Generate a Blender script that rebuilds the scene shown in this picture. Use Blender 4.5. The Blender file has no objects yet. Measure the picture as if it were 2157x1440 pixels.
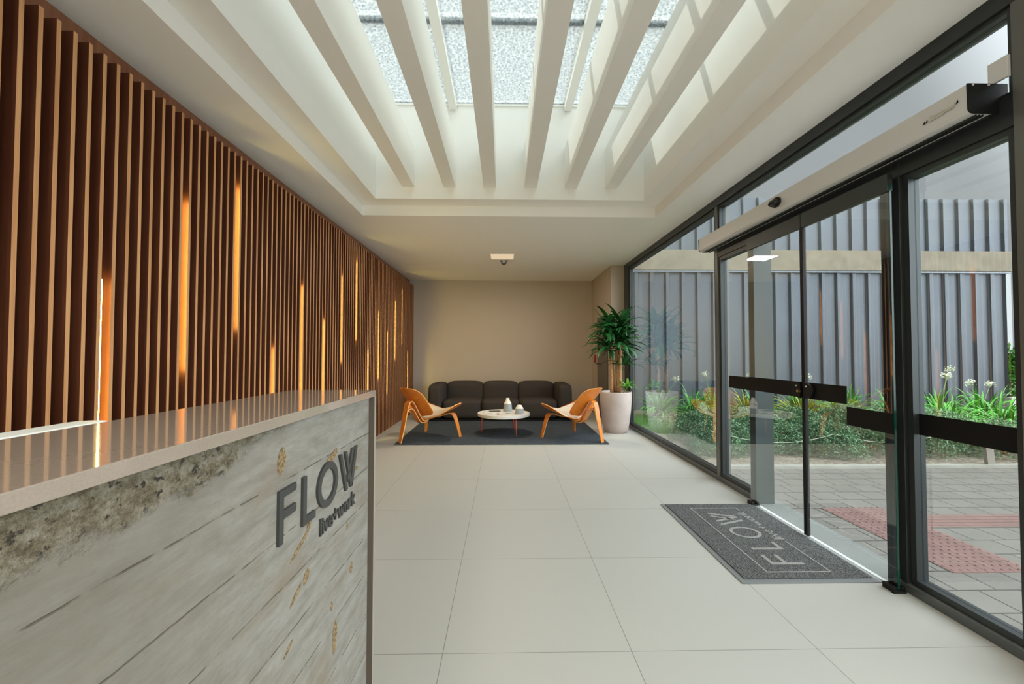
import bpy, bmesh, math, random
from mathutils import Vector, Matrix
random.seed(7)
PI = math.pi
SC = bpy.context.scene
COL = SC.collection

# ------------------------------------------------------------------ camera, sky, sun, exposure
F_PX, YAW, PITCH, ROLL, EYE = 898.0, .0194, .0259, .0011, 1.25
fw = Vector((math.sin(YAW) * math.cos(PITCH), math.cos(YAW) * math.cos(PITCH), math.sin(PITCH)))
rt = Vector((math.cos(YAW), -math.sin(YAW), 0))
up = rt.cross(fw)
r2 = math.cos(ROLL) * rt + math.sin(ROLL) * up
u2 = -math.sin(ROLL) * rt + math.cos(ROLL) * up
cam = bpy.data.objects.new('camera', bpy.data.cameras.new('camera'))
COL.objects.link(cam)
cam.data.sensor_width = 36
cam.data.lens = F_PX / 2157 * 36
cam.data.clip_start = .03
cam.data.clip_end = 200
m = Matrix.Identity(4)
for i in range(3):
    m[i][0], m[i][1], m[i][2], m[i][3] = r2[i], u2[i], -fw[i], (0, 0, EYE)[i]
cam.matrix_world = m
SC.camera = cam

SKY_BASE, SKY_FILL = .55, 8.0
W = bpy.data.worlds.new('sky')
SC.world = W
W.use_nodes = True
wb = W.node_tree.nodes['Background']
wb.inputs[0].default_value = (.90, .96, 1.0, 1)
wb.inputs[1].default_value = 1.0
# hazy sky: even grey-blue with a bright lobe added out of view, right and behind, as interior fill
wt = W.node_tree
geo = wt.nodes.new('ShaderNodeTexCoord')
dotn = wt.nodes.new('ShaderNodeVectorMath')
dotn.operation = 'DOT_PRODUCT'
cd = Vector((.80, -.38, .52)).normalized()
dotn.inputs[1].default_value = cd
wt.links.new(geo.outputs['Generated'], dotn.inputs[0])
mrs = wt.nodes.new('ShaderNodeMapRange')
mrs.interpolation_type = 'SMOOTHSTEP'
mrs.inputs[1].default_value = .45
mrs.inputs[2].default_value = .95
mrs.inputs[3].default_value = SKY_BASE
mrs.inputs[4].default_value = SKY_FILL
wt.links.new(dotn.outputs['Value'], mrs.inputs[0])
wt.links.new(mrs.outputs[0], wb.inputs[1])
sun = bpy.data.objects.new('sun', bpy.data.lights.new('sun', 'SUN'))
COL.objects.link(sun)
sun.data.energy = 7.5
sun.data.angle = math.radians(.6)
sun.data.color = (1, .97, .90)
sun.rotation_euler = Vector((.87, -.42, -1)).to_track_quat('-Z', 'Y').to_euler()
SC.view_settings.view_transform = 'Standard'
SC.view_settings.look = 'None'
SC.view_settings.exposure = 0.32
SC.view_settings.gamma = 1
SC.view_settings.use_curve_mapping = False

# ------------------------------------------------------------------ helpers
def lin(c):
    return tuple(((v / 255) / 12.92 if v / 255 <= .04045 else ((v / 255 + .055) / 1.055) ** 2.4) for v in c) + (1,)


def nmat(name):
    mt = bpy.data.materials.new(name)
    mt.use_nodes = True
    nt = mt.node_tree
    for n in list(nt.nodes):
        nt.nodes.remove(n)
    out = nt.nodes.new('ShaderNodeOutputMaterial')
    return mt, nt, out


def N(nt, kind, **kw):
    n = nt.nodes.new('ShaderNode' + kind)
    for k, v in kw.items():
        if k.startswith('i_'):
            n.inputs[k[2:].replace('_', ' ')].default_value = v
        else:
            setattr(n, k, v)
    return n


def pbsdf(nt, out, col, rough=.5, metal=0, spec=.5):
    b = N(nt, 'BsdfPrincipled')
    b.inputs['Base Color'].default_value = col
    b.inputs['Roughness'].default_value = rough
    b.inputs['Metallic'].default_value = metal
    b.inputs['Specular IOR Level'].default_value = spec
    nt.links.new(b.outputs[0], out.inputs[0])
    return b


def ramp(nt, fac, stops):
    r = N(nt, 'ValToRGB')
    while len(r.color_ramp.elements) < len(stops):
        r.color_ramp.elements.new(.5)
    for e, (p, c) in zip(r.color_ramp.elements, stops):
        e.position = p
        e.color = c if len(c) == 4 else lin(c)
    nt.links.new(fac, r.inputs[0])
    return r


def coords(nt, scale=(1, 1, 1), which='Object', rot=(0, 0, 0)):
    tc = N(nt, 'TexCoord')
    mp = N(nt, 'Mapping')
    mp.inputs['Scale'].default_value = scale
    mp.inputs['Rotation'].default_value = rot
    nt.links.new(tc.outputs[which], mp.inputs[0])
    return mp.outputs[0]


def plain(name, c, rough=.5, metal=0, spec=.5, var=.0, vs=6, bump=0, bs=200):
    mt, nt, out = nmat(name)
    b = pbsdf(nt, out, lin(c), rough, metal, spec)
    if var:
        no = N(nt, 'TexNoise', i_Scale=vs, i_Detail=4.0)
        nt.links.new(coords(nt), no.inputs['Vector'])
        r = ramp(nt, no.outputs[0], [(.3, tuple(max(0, v * (1 - var)) for v in c)), (.7, tuple(min(255, v * (1 + var)) for v in c))])
        nt.links.new(r.outputs[0], b.inputs['Base Color'])
    if bump:
        n2 = N(nt, 'TexNoise', i_Scale=bs, i_Detail=3.0)
        nt.links.new(coords(nt), n2.inputs['Vector'])
        bp = N(nt, 'Bump', i_Strength=bump, i_Distance=.004)
        nt.links.new(n2.outputs[0], bp.inputs['Height'])
        nt.links.new(bp.outputs[0], b.inputs['Normal'])
    return mt


def wood(name, c1, c2, scale, rough=.45, stretch=(30, 30, 1.2), spec=.4):
    mt, nt, out = nmat(name)
    b = pbsdf(nt, out, lin(c1), rough, 0, spec)
    v = coords(nt, tuple(s * scale for s in stretch))
    no = N(nt, 'TexNoise', i_Scale=1.0, i_Detail=6.0, i_Roughness=.6)
    nt.links.new(v, no.inputs['Vector'])
    r = ramp(nt, no.outputs[0], [(.3, c1), (.7, c2)])
    nt.links.new(r.outputs[0], b.inputs['Base Color'])
    return mt


def emit(name, c, s):
    mt, nt, out = nmat(name)
    e = N(nt, 'Emission')
    e.inputs[0].default_value = lin(c)
    e.inputs[1].default_value = s
    nt.links.new(e.outputs[0], out.inputs[0])
    return mt


def glassmat(name, tint, gain=1.8, dirt=0.0):
    mt, nt, out = nmat(name)
    tr = N(nt, 'BsdfTransparent')
    tr.inputs[0].default_value = tint
    gl = N(nt, 'BsdfGlossy')
    gl.inputs['Roughness'].default_value = 0
    gl.inputs[0].default_value = (.95, 1, 1, 1)
    fr = N(nt, 'Fresnel', i_IOR=1.5)
    geo = N(nt, 'NewGeometry')
    a = N(nt, 'Math', operation='MULTIPLY_ADD', use_clamp=True)
    a.inputs[1].default_value = gain
    a.inputs[2].default_value = dirt
    inv = N(nt, 'Math', operation='SUBTRACT')
    inv.inputs[0].default_value = 1
    bmul = N(nt, 'Math', operation='MULTIPLY')
    nt.links.new(fr.outputs[0], a.inputs[0])
    nt.links.new(geo.outputs['Backfacing'], inv.inputs[1])
    nt.links.new(a.outputs[0], bmul.inputs[0])
    nt.links.new(inv.outputs[0], bmul.inputs[1])
    mx = N(nt, 'MixShader')
    nt.links.new(bmul.outputs[0], mx.inputs[0])
    nt.links.new(tr.outputs[0], mx.inputs[1])
    nt.links.new(gl.outputs[0], mx.inputs[2])
    nt.links.new(mx.outputs[0], out.inputs[0])
    return mt


class MB:
    def __init__(s):
        s.v, s.f, s.m = [], [], []

    def add(s, vs, fs, mi=0):
        o = len(s.v)
        s.v += [tuple(p) for p in vs]
        s.f += [tuple(i + o for i in f) for f in fs]
        s.m += [mi] * len(fs)
        return s

    def box(s, x0, x1, y0, y1, z0, z1, mi=0):
        vs = [(x, y, z) for z in (z0, z1) for y in (y0, y1) for x in (x0, x1)]
        fs = [(0, 2, 3, 1), (4, 5, 7, 6), (0, 1, 5, 4), (2, 6, 7, 3), (0, 4, 6, 2), (1, 3, 7, 5)]
        o = len(s.v)
        s.add(vs, fs, mi)
        return o

    def prism(s, pts, fn, t0, t1, mi=0):
        """pts: closed 2-D polygon; fn(a, b, t) gives the point."""
        n = len(pts)
        vs = [fn(a, b, t0) for a, b in pts] + [fn(a, b, t1) for a, b in pts]
        fs = [tuple(range(n - 1, -1, -1)), tuple(range(n, 2 * n))]
        fs += [(i, (i + 1) % n, n + (i + 1) % n, n + i) for i in range(n)]
        return s.add(vs, fs, mi)

    def tube(s, pts, rad, seg=8, mi=0, cap=True):
        pts = [Vector(p) for p in pts]
        n = len(pts)
        rr = rad if isinstance(rad, (list, tuple)) else [rad] * n
        vs, fs = [], []
        nrm = None
        for i, p in enumerate(pts):
            t = (pts[min(i + 1, n - 1)] - pts[max(i - 1, 0)]).normalized()
            if nrm is None:
                nrm = t.orthogonal().normalized()
            nrm = (nrm - t * nrm.dot(t)).normalized()
            b = t.cross(nrm)
            for k in range(seg):
                a = 2 * PI * k / seg
                vs.append(p + rr[i] * (math.cos(a) * nrm + math.sin(a) * b))
        for i in range(n - 1):
            for k in range(seg):
                k2 = (k + 1) % seg
                fs.append((i * seg + k, i * seg + k2, (i + 1) * seg + k2, (i + 1) * seg + k))
        if cap:
            fs.append(tuple(range(seg - 1, -1, -1)))
            fs.append(tuple(range((n - 1) * seg, n * seg)))
        return s.add(vs, fs, mi)

    def lathe(s, prof, c=(0, 0, 0), seg=40, mi=0, star=None):
        vs, fs = [], []
        for j, (r, z) in enumerate(prof):
            for k in range(seg):
                a = 2 * PI * k / seg
                q = r * (star(k, j) if star else 1)
                vs.append((c[0] + q * math.cos(a), c[1] + q * math.sin(a), c[2] + z))
        for j in range(len(prof) - 1):
            for k in range(seg):
                k2 = (k + 1) % seg
                fs.append((j * seg + k, j * seg + k2, (j + 1) * seg + k2, (j + 1) * seg + k))
        fs.append(tuple(range(seg - 1, -1, -1)))
        fs.append(tuple(range((len(prof) - 1) * seg, len(prof) * seg)))
        return s.add(vs, fs, mi)

    def build(s, name, mats, parent=None, bevel=0, smooth=False, bseg=2, sub=0, loc=None):
        me = bpy.data.meshes.new(name)
        me.from_pydata(s.v, [], s.f)
        me.update()
        o = bpy.data.objects.new(name, me)
        COL.objects.link(o)
        for mt in (mats if isinstance(mats, (list, tuple)) else [mats]):
            me.materials.append(mt)
        for p, mi in zip(me.polygons, s.m):
            p.material_index = mi
        bm = bmesh.new()
        bm.from_mesh(me)
        bmesh.ops.recalc_face_normals(bm, faces=bm.faces)
        bm.to_mesh(me)
        bm.free()
        if smooth:
            for p in me.polygons:
                p.use_smooth = True
        if bevel:
            md = o.modifiers.new('bevel', 'BEVEL')
            md.width = bevel
            md.segments = bseg
            md.limit_method = 'ANGLE'
            md.angle_limit = math.radians(40)
        if sub:
            md = o.modifiers.new('sub', 'SUBSURF')
            md.levels = md.render_levels = sub
        if loc:
            o.location = loc
        if parent:
            o.parent = parent
        return o


def tag(o, label=None, cat=None, group=None, kind=None):
    if label: o['label'] = label
    if cat: o['category'] = cat
    if group: o['group'] = group
    if kind: o['kind'] = kind
    return o


def empty(name, loc=(0, 0, 0), rz=0, **kw):
    o = bpy.data.objects.new(name, None)
    COL.objects.link(o)
    o.empty_display_size = .05
    o.location = loc
    o.rotation_euler = (0, 0, rz)
    return tag(o, **kw)


def box(name, b, mt, parent=None, bevel=0, **kw):
    mb = MB()
    mb.box(*b)
    o = mb.build(name, mt, parent, bevel)
    return tag(o, **kw) if kw else o


def copy_tree(o, parent=None):
    c = o.copy()
    COL.objects.link(c)
    c.parent = parent
    for ch in list(o.children):
        copy_tree(ch, c)
    return c


def textmesh(name, body, size, fn, mt, parent, depth, shear=0.0, offset=0.0, space=1.0, thick_z=True):
    """text laid out in 2-D and mapped by fn(a, b, t) into place."""
    cu = bpy.data.curves.new(name, 'FONT')
    cu.body = body
    cu.size = size
    cu.shear = shear
    cu.offset = offset
    cu.space_character = space
    cu.extrude = depth / 2
    cu.resolution_u = 4
    t = bpy.data.objects.new(name, cu)
    COL.objects.link(t)
    dg = bpy.context.evaluated_depsgraph_get()
    me = bpy.data.meshes.new_from_object(t.evaluated_get(dg))
    bpy.data.objects.remove(t)
    w = max(v.co.x for v in me.vertices)
    x0 = min(v.co.x for v in me.vertices)
    for v in me.vertices:
        v.co = Vector(fn((v.co.x - x0) / (w - x0), v.co.y, v.co.z + depth / 2))
    me.materials.clear()
    me.materials.append(mt)
    bm = bmesh.new()
    bm.from_mesh(me)
    bmesh.ops.recalc_face_normals(bm, faces=bm.faces)
    bm.to_mesh(me)
    bm.free()
    o = bpy.data.objects.new(name, me)
    COL.objects.link(o)
    o.parent = parent
    return o


# ------------------------------------------------------------------ materials
M = {}
M['white'] = plain('white_plaster', (247, 245, 239), .8, bump=.05, bs=60)
M['soft_white'] = plain('wall_paint', (180, 168, 152), .75, bump=.05, bs=60)
M['sill'] = plain('sill_aluminium', (92, 97, 97), .35, .35)
M['post'] = plain('grey_post', (104, 104, 98), .32, .3)
M['frame'] = plain('dark_aluminium', (62, 66, 66), .38, .6)
M['cover'] = plain('satin_aluminium', (214, 213, 210), .38, .1)
M['black'] = plain('black_plastic', (20, 20, 20), .5, 0, .25)
M['band'] = plain('black_film', (14, 15, 15), .45, 0, .2)
M['glass'] = glassmat('clear_glass', (.77, .785, .79, 1), 1.8, .05)
M['glass_edge'] = plain('green_glass_edge', (14, 62, 50), .15)
M['fascia'] = wood('fascia_wood', (122, 76, 52), (146, 96, 68), 1.0, .5)
M['oak'] = wood('oak_edge', (186, 130, 82), (216, 164, 114), 1.0, .45)
M['walnut'] = wood('stained_wood', (80, 40, 25), (106, 60, 37), 1.0, .5)
M['stone'] = plain('counter_stone', (152, 138, 124), .05, 0, .9, var=.03, vs=300)
M['stone_side'] = plain('counter_stone_edge', (150, 140, 128), .35, 0, .4)
M['letter'] = plain('graphite_letters', (66, 66, 64), .4, .3, bump=.1)
M['sofa'] = plain('charcoal_wool', (62, 57, 53), .95, 0, .15, var=.06, vs=400, bump=.4, bs=900)
M['ply_edge'] = wood('plywood_edge', (228, 160, 84), (240, 184, 112), 2.2, .4, (24, 3, 3), .4)
M['chair'] = wood('amber_plywood', (196, 104, 30), (220, 134, 48), 2.2, .3, (24, 3, 3), .5)
M['cushion'] = plain('cream_leather', (214, 202, 182), .6, bump=.15)
M['table'] = plain('white_lacquer', (222, 218, 210), .3)
M['coral'] = plain('coral_paint', (196, 84, 66), .4)
M['vase_white'] = plain('matt_white_ceramic', (232, 228, 218), .55)
M['vase_grey'] = plain('grey_glaze', (160, 168, 170), .45)
M['pot'] = plain('warm_grey_pot', (190, 176, 168), .5, var=.03)
M['bark'] = plain('cane_bark', (170, 132, 92), .8, var=.2, vs=60, bump=.8, bs=120)
M['soil'] = plain('brown_soil', (84, 52, 36), .95, var=.3, vs=80, bump=1, bs=80)
M['leaf'] = plain('dark_leaf', (30, 84, 36), .38, 0, .5, var=.25, vs=9)
M['leaf_pale'] = plain('young_leaf', (96, 160, 52), .4, var=.15, vs=9)
M['red'] = plain('red_plastic', (150, 28, 30), .4)
M['lamp'] = emit('warm_diffuser', (255, 226, 186), .62)
M['led'] = emit('amber_led', (255, 226, 116), 62)
M['led_body'] = plain('strip_housing', (60, 40, 28), .6)
M['steel'] = plain('grey_steel_post', (96, 104, 102), .45, .2)
M['concrete_slab'] = plain('smooth_concrete', (128, 130, 124), .6, var=.04, vs=3)
M['curb'] = plain('concrete_curb', (160, 158, 146), .8, var=.05)
M['dark_door'] = plain('dark_door_panel', (78, 76, 70), .25)

# floor: large pale porcelain tiles, joints every 0.79 x 0.815 m
mt, nt, out = nmat('porcelain_tile')
b = pbsdf(nt, out, lin((184, 184, 176)), .5, 0, .4)
tc = N(nt, 'TexCoord')
mp = N(nt, 'Mapping')
mp.inputs['Location'].default_value = (.252, -1.812 + .815 * 8, 0)
nt.links.new(tc.outputs['Object'], mp.inputs[0])
br = N(nt, 'TexBrick', offset=0, squash=1)
br.inputs['Scale'].default_value = 1
br.inputs['Mortar Size'].default_value = .0016
br.inputs['Mortar Smooth'].default_value = .3
br.inputs['Brick Width'].default_value = .791
br.inputs['Row Height'].default_value = .815
br.inputs['Color1'].default_value = lin((184, 184, 176))
br.inputs['Color2'].default_value = lin((181, 181, 174))
br.inputs['Mortar'].default_value = lin((118, 117, 108))
nt.links.new(mp.outputs[0], br.inputs[0])
no = N(nt, 'TexNoise', i_Scale=1.3, i_Detail=3.0)
mix = N(nt, 'MixRGB', blend_type='MULTIPLY')
mix.inputs[0].default_value = 1
rp = ramp(nt, no.outputs[0], [(.35, (.94, .94, .94, 1)), (.65, (1, 1, 1, 1))])
nt.links.new(br.outputs[0], mix.inputs[1])
nt.links.new(rp.outputs[0], mix.inputs[2])
nt.links.new(mix.outputs[0], b.inputs['Base Color'])
M['floor'] = mt


def brickmat(name, c1, c2, mort, w, h, ms, off=.5, rough=.8, loc=(0, 0, 0), bumpd=.004):
    mt, nt, out = nmat(name)
    b = pbsdf(nt, out, lin(c1), rough, 0, .3)
    tc = N(nt, 'TexCoord')
    mp = N(nt, 'Mapping')
    mp.inputs['Location'].default_value = loc
    nt.links.new(tc.outputs['Object'], mp.inputs[0])
    br = N(nt, 'TexBrick', offset=off)
    for k, v in (('Scale', 1), ('Mortar Size', ms), ('Mortar Smooth', .4), ('Brick Width', w), ('Row Height', h), ('Color1', lin(c1)), ('Color2', lin(c2)), ('Mortar', lin(mort))):
        br.inputs[k].default_value = v
    nt.links.new(mp.outputs[0], br.inputs[0])
    no = N(nt, 'TexNoise', i_Scale=5.0, i_Detail=8.0)
    nt.links.new(tc.outputs['Object'], no.inputs['Vector'])
    rp = ramp(nt, no.outputs[0], [(.3, (.86, .86, .86, 1)), (.7, (1, 1, 1, 1))])
    mix = N(nt, 'MixRGB', blend_type='MULTIPLY')
    mix.inputs[0].default_value = 1
    nt.links.new(br.outputs[0], mix.inputs[1])
    nt.links.new(rp.outputs[0], mix.inputs[2])
    nt.links.new(mix.outputs[0], b.inputs['Base Color'])
    bp = N(nt, 'Bump', i_Strength=.6, i_Distance=bumpd, invert=True)
    nt.links.new(br.outputs['Fac'], bp.inputs['Height'])
    nt.links.new(bp.outputs[0], b.inputs['Normal'])
    return mt


M['paver'] = brickmat('grey_pavers', (130, 125, 116), (120, 116, 107), (66, 63, 57), .22, .2, .006, loc=(0, -.06, 0))

# speckled loop pile (rugs)
def pile(name, dark, light, scale):
    mt, nt, out = nmat(name)
    b = pbsdf(nt, out, lin(dark), .95, 0, .1)
    no = N(nt, 'TexNoise', i_Scale=scale, i_Detail=2.0, i_Roughness=.7)
    nt.links.new(coords(nt), no.inputs['Vector'])
    r = ramp(nt, no.outputs[0], [(.42, dark), (.6, light)])
    nt.links.new(r.outputs[0], b.inputs['Base Color'])
    bp = N(nt, 'Bump', i_Strength=.8, i_Distance=.006)
    nt.links.new(no.outputs[0], bp.inputs['Height'])
    nt.links.new(bp.outputs[0], b.inputs['Normal'])
    return mt


M['rug'] = pile('charcoal_loop_pile', (42, 49, 55), (88, 96, 102), 90)
M['mat'] = pile('salt_and_pepper_pile', (34, 37, 40), (132, 134, 132), 260)
M['mat_text'] = plain('pale_inlay_pile', (140, 140, 136), .95, var=.12, vs=200)
M['mat_edge'] = plain('grey_rubber', (118, 122, 122), .6)
M['grass'] = plain('green_grass', (60, 150, 34), .8, var=.2, vs=30)
M['shrub'] = plain('grey_green_shrub', (104, 140, 100), .7, var=.2, vs=12)
M['agap'] = plain('strap_leaf', (74, 150, 48), .45, var=.25, vs=5)
M['agap_yellow'] = plain('yellowing_strap_leaf', (164, 160, 48), .5, var=.2, vs=5)
M['flower'] = plain('pale_flower', (220, 224, 200), .7)
M['stalk'] = plain('flower_stalk', (130, 150, 96), .6)
M['mulch'] = plain('dry_bed_soil', (124, 114, 98), .95, var=.35, vs=30, bump=1, bs=60)
M['corr'] = plain('blue_grey_sheet', (95, 103, 110), .42, .25, var=.03, vs=2)
M['cband'] = plain('cast_concrete', (152, 143, 124), .85, var=.07, vs=5, bump=.3, bs=30)
M['flash'] = plain('grey_flashing', (140, 148, 156), .4, .3)
M['ext'] = plain('exterior_render', (168, 166, 158), .8)

# frosted, pebbled roof glass
mt, nt, out = nmat('pebbled_roof_glass')
tr = N(nt, 'BsdfTransparent')
tr.inputs[0].default_value = (.80, .83, .82, 1)
tl = N(nt, 'BsdfTranslucent')
no = N(nt, 'TexVoronoi', i_Scale=46.0)
nt.links.new(coords(nt), no.inputs['Vector'])
no2 = N(nt, 'TexNoise', i_Scale=2.2, i_Detail=5.0)
nt.links.new(coords(nt), no2.inputs['Vector'])
rp = ramp(nt, no.outputs['Distance'], [(.1, (.10, .12, .13, 1)), (.7, (.36, .38, .37, 1))])
nt.links.new(rp.outputs[0], tl.inputs[0])
mx = N(nt, 'MixShader')
mr = N(nt, 'MapRange')
mr.inputs[3].default_value = .48
mr.inputs[4].default_value = .66
nt.links.new(no2.outputs[0], mr.inputs[0])
nt.links.new(mr.outputs[0], mx.inputs[0])
nt.links.new(tr.outputs[0], mx.inputs[1])
nt.links.new(tl.outputs[0], mx.inputs[2])
nt.links.new(mx.outputs[0], out.inputs[0])
M['roof_glass'] = mt

# board-formed concrete of the desk front: boards run along Y, knots and honeycombing
mt, nt, out = nmat('board_formed_concrete')
b = pbsdf(nt, out, lin((140, 136, 124)), .85, 0, .25)
tc = N(nt, 'TexCoord')
obj = tc.outputs['Object']


def noise(scale, vec, detail=5.0, rough=.55):
    mp = N(nt, 'Mapping')
    mp.inputs['Scale'].default_value = vec
    nt.links.new(obj, mp.inputs[0])
    n = N(nt, 'TexNoise', i_Scale=scale, i_Detail=detail, i_Roughness=rough)
    nt.links.new(mp.outputs[0], n.inputs['Vector'])
    return n.outputs[0]


def math2(op, a, bv, clamp=False):
    n = N(nt, 'Math', operation=op, use_clamp=clamp)
    for i, x in enumerate((a, bv)):
        if x is None: continue
        if isinstance(x, (int, float)): n.inputs[i].default_value = x
        else: nt.links.new(x, n.inputs[i])
    return n.outputs[0]


def mixc(fac, a, c, blend='MIX'):
    n = N(nt, 'MixRGB', blend_type=blend)
    for i, x in enumerate((fac, a, c)):
        if isinstance(x, (int, float)): n.inputs[i].default_value = x
        elif isinstance(x, tuple): n.inputs[i].default_value = x if len(x) == 4 else lin(x)
        else: nt.links.new(x, n.inputs[i])
    return n.outputs[0]


def step(v, lo, hi):
    n = N(nt, 'MapRange', interpolation_type='SMOOTHSTEP')
    n.inputs[1].default_value = lo
    n.inputs[2].default_value = hi
    nt.links.new(v, n.inputs[0])
    return n.outputs[0]


sep = N(nt, 'SeparateXYZ')
nt.links.new(obj, sep.inputs[0])
Yc, Zc = sep.outputs[1], sep.outputs[2]
grain = noise(1, (1, 5.0, 34), 9, .72)
fine = noise(120, (1, .35, 1.5), 4)
cloud = noise(5, (1, .8, 2.2), 6)
col = ramp(nt, grain, [(.2, (110, 104, 94)), (.5, (138, 134, 125)), (.8, (158, 155, 146))]).outputs[0]
col = mixc(math2('MULTIPLY', step(cloud, .52, .75), .6), col, (124, 110, 90))
col = mixc(math2('MULTIPLY', step(fine, .6, .75), .35), col, (112, 100, 80))
mott = noise(26, (1, .6, 1), 6, .7)
col = mixc(math2('MULTIPLY', step(mott, .42, .68), .30), col, (112, 103, 86))
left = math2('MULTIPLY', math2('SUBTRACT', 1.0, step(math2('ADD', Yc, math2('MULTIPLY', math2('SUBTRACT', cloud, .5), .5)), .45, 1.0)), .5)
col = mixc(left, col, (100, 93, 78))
# board joints
joints = [.975, .858, .748, .632, .508, .372, .24, .12]
wob = math2('MULTIPLY', math2('SUBTRACT', noise(9, (1, 1, 1), 3), .5), .006)
zz = math2('ADD', Zc, wob)
jm = None
for j in joints:
    d = math2('ABSOLUTE', math2('SUBTRACT', zz, j), None)
    k = math2('SUBTRACT', 1.0, step(d, .0002, .0022))
    jm = k if jm is None else math2('MAXIMUM', jm, k)
jm = math2('MULTIPLY', jm, step(noise(22, (1, 1.2, .2), 5), .38, .56))
col = mixc(math2('MULTIPLY', jm, .62), col, (84, 72, 56))
# knots (y, z, half-width, half-height, slant)
knots = [(.922, 1.019, .017, .026, .3), (1.051, .842, .012, .018, 0), (1.012, .806, .045, .008, .45), (1.04, .717, .016, .016, .3), (.99, .700, .026, .008, .5),
         (1.332, .593, .012, .016, 0), (1.214, .463, .016, .042, .35), (1.369, .886, .014, .006, -.1), (1.296, .733, .009, .010, 0), (1.18, .965, .04, .012, .3),
         (1.19, .56, .008, .012, 0), (.96, .60, .02, .006, .4), (1.12, .33, .018, .03, .2)]
km = None
kn = math2('MULTIPLY', math2('SUBTRACT', noise(34, (1, 1, 1), 4), .5), 1.5)
for (ky, kz, a, c, s) in knots:
    dy = math2('SUBTRACT', Yc, ky)
    dz = math2('SUBTRACT', math2('SUBTRACT', Zc, kz), math2('MULTIPLY', dy, s))
    d = math2('ADD', math2('POWER', math2('ABSOLUTE', math2('DIVIDE', dy, a), None), 2.0), math2('POWER', math2('ABSOLUTE', math2('DIVIDE', dz, c), None), 2.0))
    k = math2('SUBTRACT', 1.0, step(math2('ADD', d, kn), .75, 1.25))
    km = k if km is None else math2('MAXIMUM', km, k)
kcol = ramp(nt, noise(150, (1, 1, 1), 3), [(.4, (92, 72, 44)), (.6, (158, 132, 92))]).outputs[0]
col = mixc(math2('MULTIPLY', km, .9), col, kcol)
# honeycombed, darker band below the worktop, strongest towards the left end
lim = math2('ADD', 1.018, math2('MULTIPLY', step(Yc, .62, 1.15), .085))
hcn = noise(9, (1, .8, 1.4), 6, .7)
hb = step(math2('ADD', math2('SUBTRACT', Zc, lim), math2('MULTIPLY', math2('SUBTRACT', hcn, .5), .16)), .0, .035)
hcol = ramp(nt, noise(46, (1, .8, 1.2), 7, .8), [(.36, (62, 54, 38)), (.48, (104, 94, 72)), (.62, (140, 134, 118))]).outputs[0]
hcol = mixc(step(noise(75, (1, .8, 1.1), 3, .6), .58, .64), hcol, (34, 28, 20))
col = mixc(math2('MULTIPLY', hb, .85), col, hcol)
nt.links.new(col, b.inputs['Base Color'])
hgt = math2('SUBTRACT', math2('MULTIPLY', grain, .5), math2('MULTIPLY', jm, .6))
hgt = math2('SUBTRACT', hgt, math2('MULTIPLY', km, .5))
hgt = math2('SUBTRACT', hgt, math2('MULTIPLY', math2('MULTIPLY', hb, noise(70, (1, 1, 1), 5, .7)), 2.2))
bp = N(nt, 'Bump', i_Strength=.8, i_Distance=.006)
nt.links.new(hgt, bp.inputs['Height'])
nt.links.new(bp.outputs[0], b.inputs['Normal'])
M['board_concrete'] = mt

# ------------------------------------------------------------------ the room
XB, XS, XF, ZC, YB, YN = -2.015, -1.897, 2.115, 2.794, 9.07, -4.0
S = dict(kind='structure')
box('floor', (XB - .2, 2.25, YN, YB + .2, -.12, 0), M['floor'], **S)
box('wall_left', (XB - .2, XB, YN, YB + .2, 0, 3), M['white'], **S)
box('wall_back', (XB, 1.885, YB, YB + .2, 0, ZC), M['soft_white'], **S)
box('wall_front', (XB, 2.25, YN - .2, YN, 0, ZC), M['white'], **S)
mb = MB()
mb.box(1.885, 2.14, 7.43, YB + .2, 0, ZC)
mb.build('wall_right', M['soft_white'])['kind'] = 'structure'

# ceiling with stepped opening and light shaft
OX0, OX1, OY1, OY0 = -1.587, 1.72, 4.78, -.6
IX0, IX1, IY1, IY0 = -1.38, 1.52, 4.56, -.4
Z1, ZG = 2.907, 3.92
mb = MB()
def ring(mb, x0, x1, y0, y1, X0, X1, Y0, Y1, z0, z1):
    mb.box(X0, x0, Y0, Y1, z0, z1)
    mb.box(x1, X1, Y0, Y1, z0, z1)
    mb.box(x0, x1, Y0, y0, z0, z1)
    mb.box(x0, x1, y1, Y1, z0, z1)
ring(mb, OX0, OX1, OY0, OY1, XB - .2, 2.30, YN - .2, YB + .2, ZC, Z1)
ring(mb, IX0, IX1, IY0, IY1, XB - .2, 2.30, YN - .2, YB + .2, Z1, Z1 + .12)
ring(mb, IX0, IX1, IY0, IY1, IX0 - .2, IX1 + .2, IY0 - .2, IY1 + .2, Z1 + .12, ZG)
mb.build('ceiling', M['white'])['kind'] = 'structure'

# plaster beams across the shaft
places = ['leftmost, nearest the slatted wall', 'second from the slatted wall', 'third from the slatted wall', 'third from the glass front', 'second from the glass front', 'rightmost, nearest the glass front']
for i, (a, c) in enumerate([(-1.092, -.960), (-.649, -.520), (-.219, -.086), (.220, .354), (.657, .787), (1.097, 1.222)]):
    box('ceiling_beam', (a, c, IY0, IY1, 3.032, 3.466), M['white'], label='white plaster beam under the skylight, ' + places[i], cat='beam', group='plaster beams under the skylight')

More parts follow.
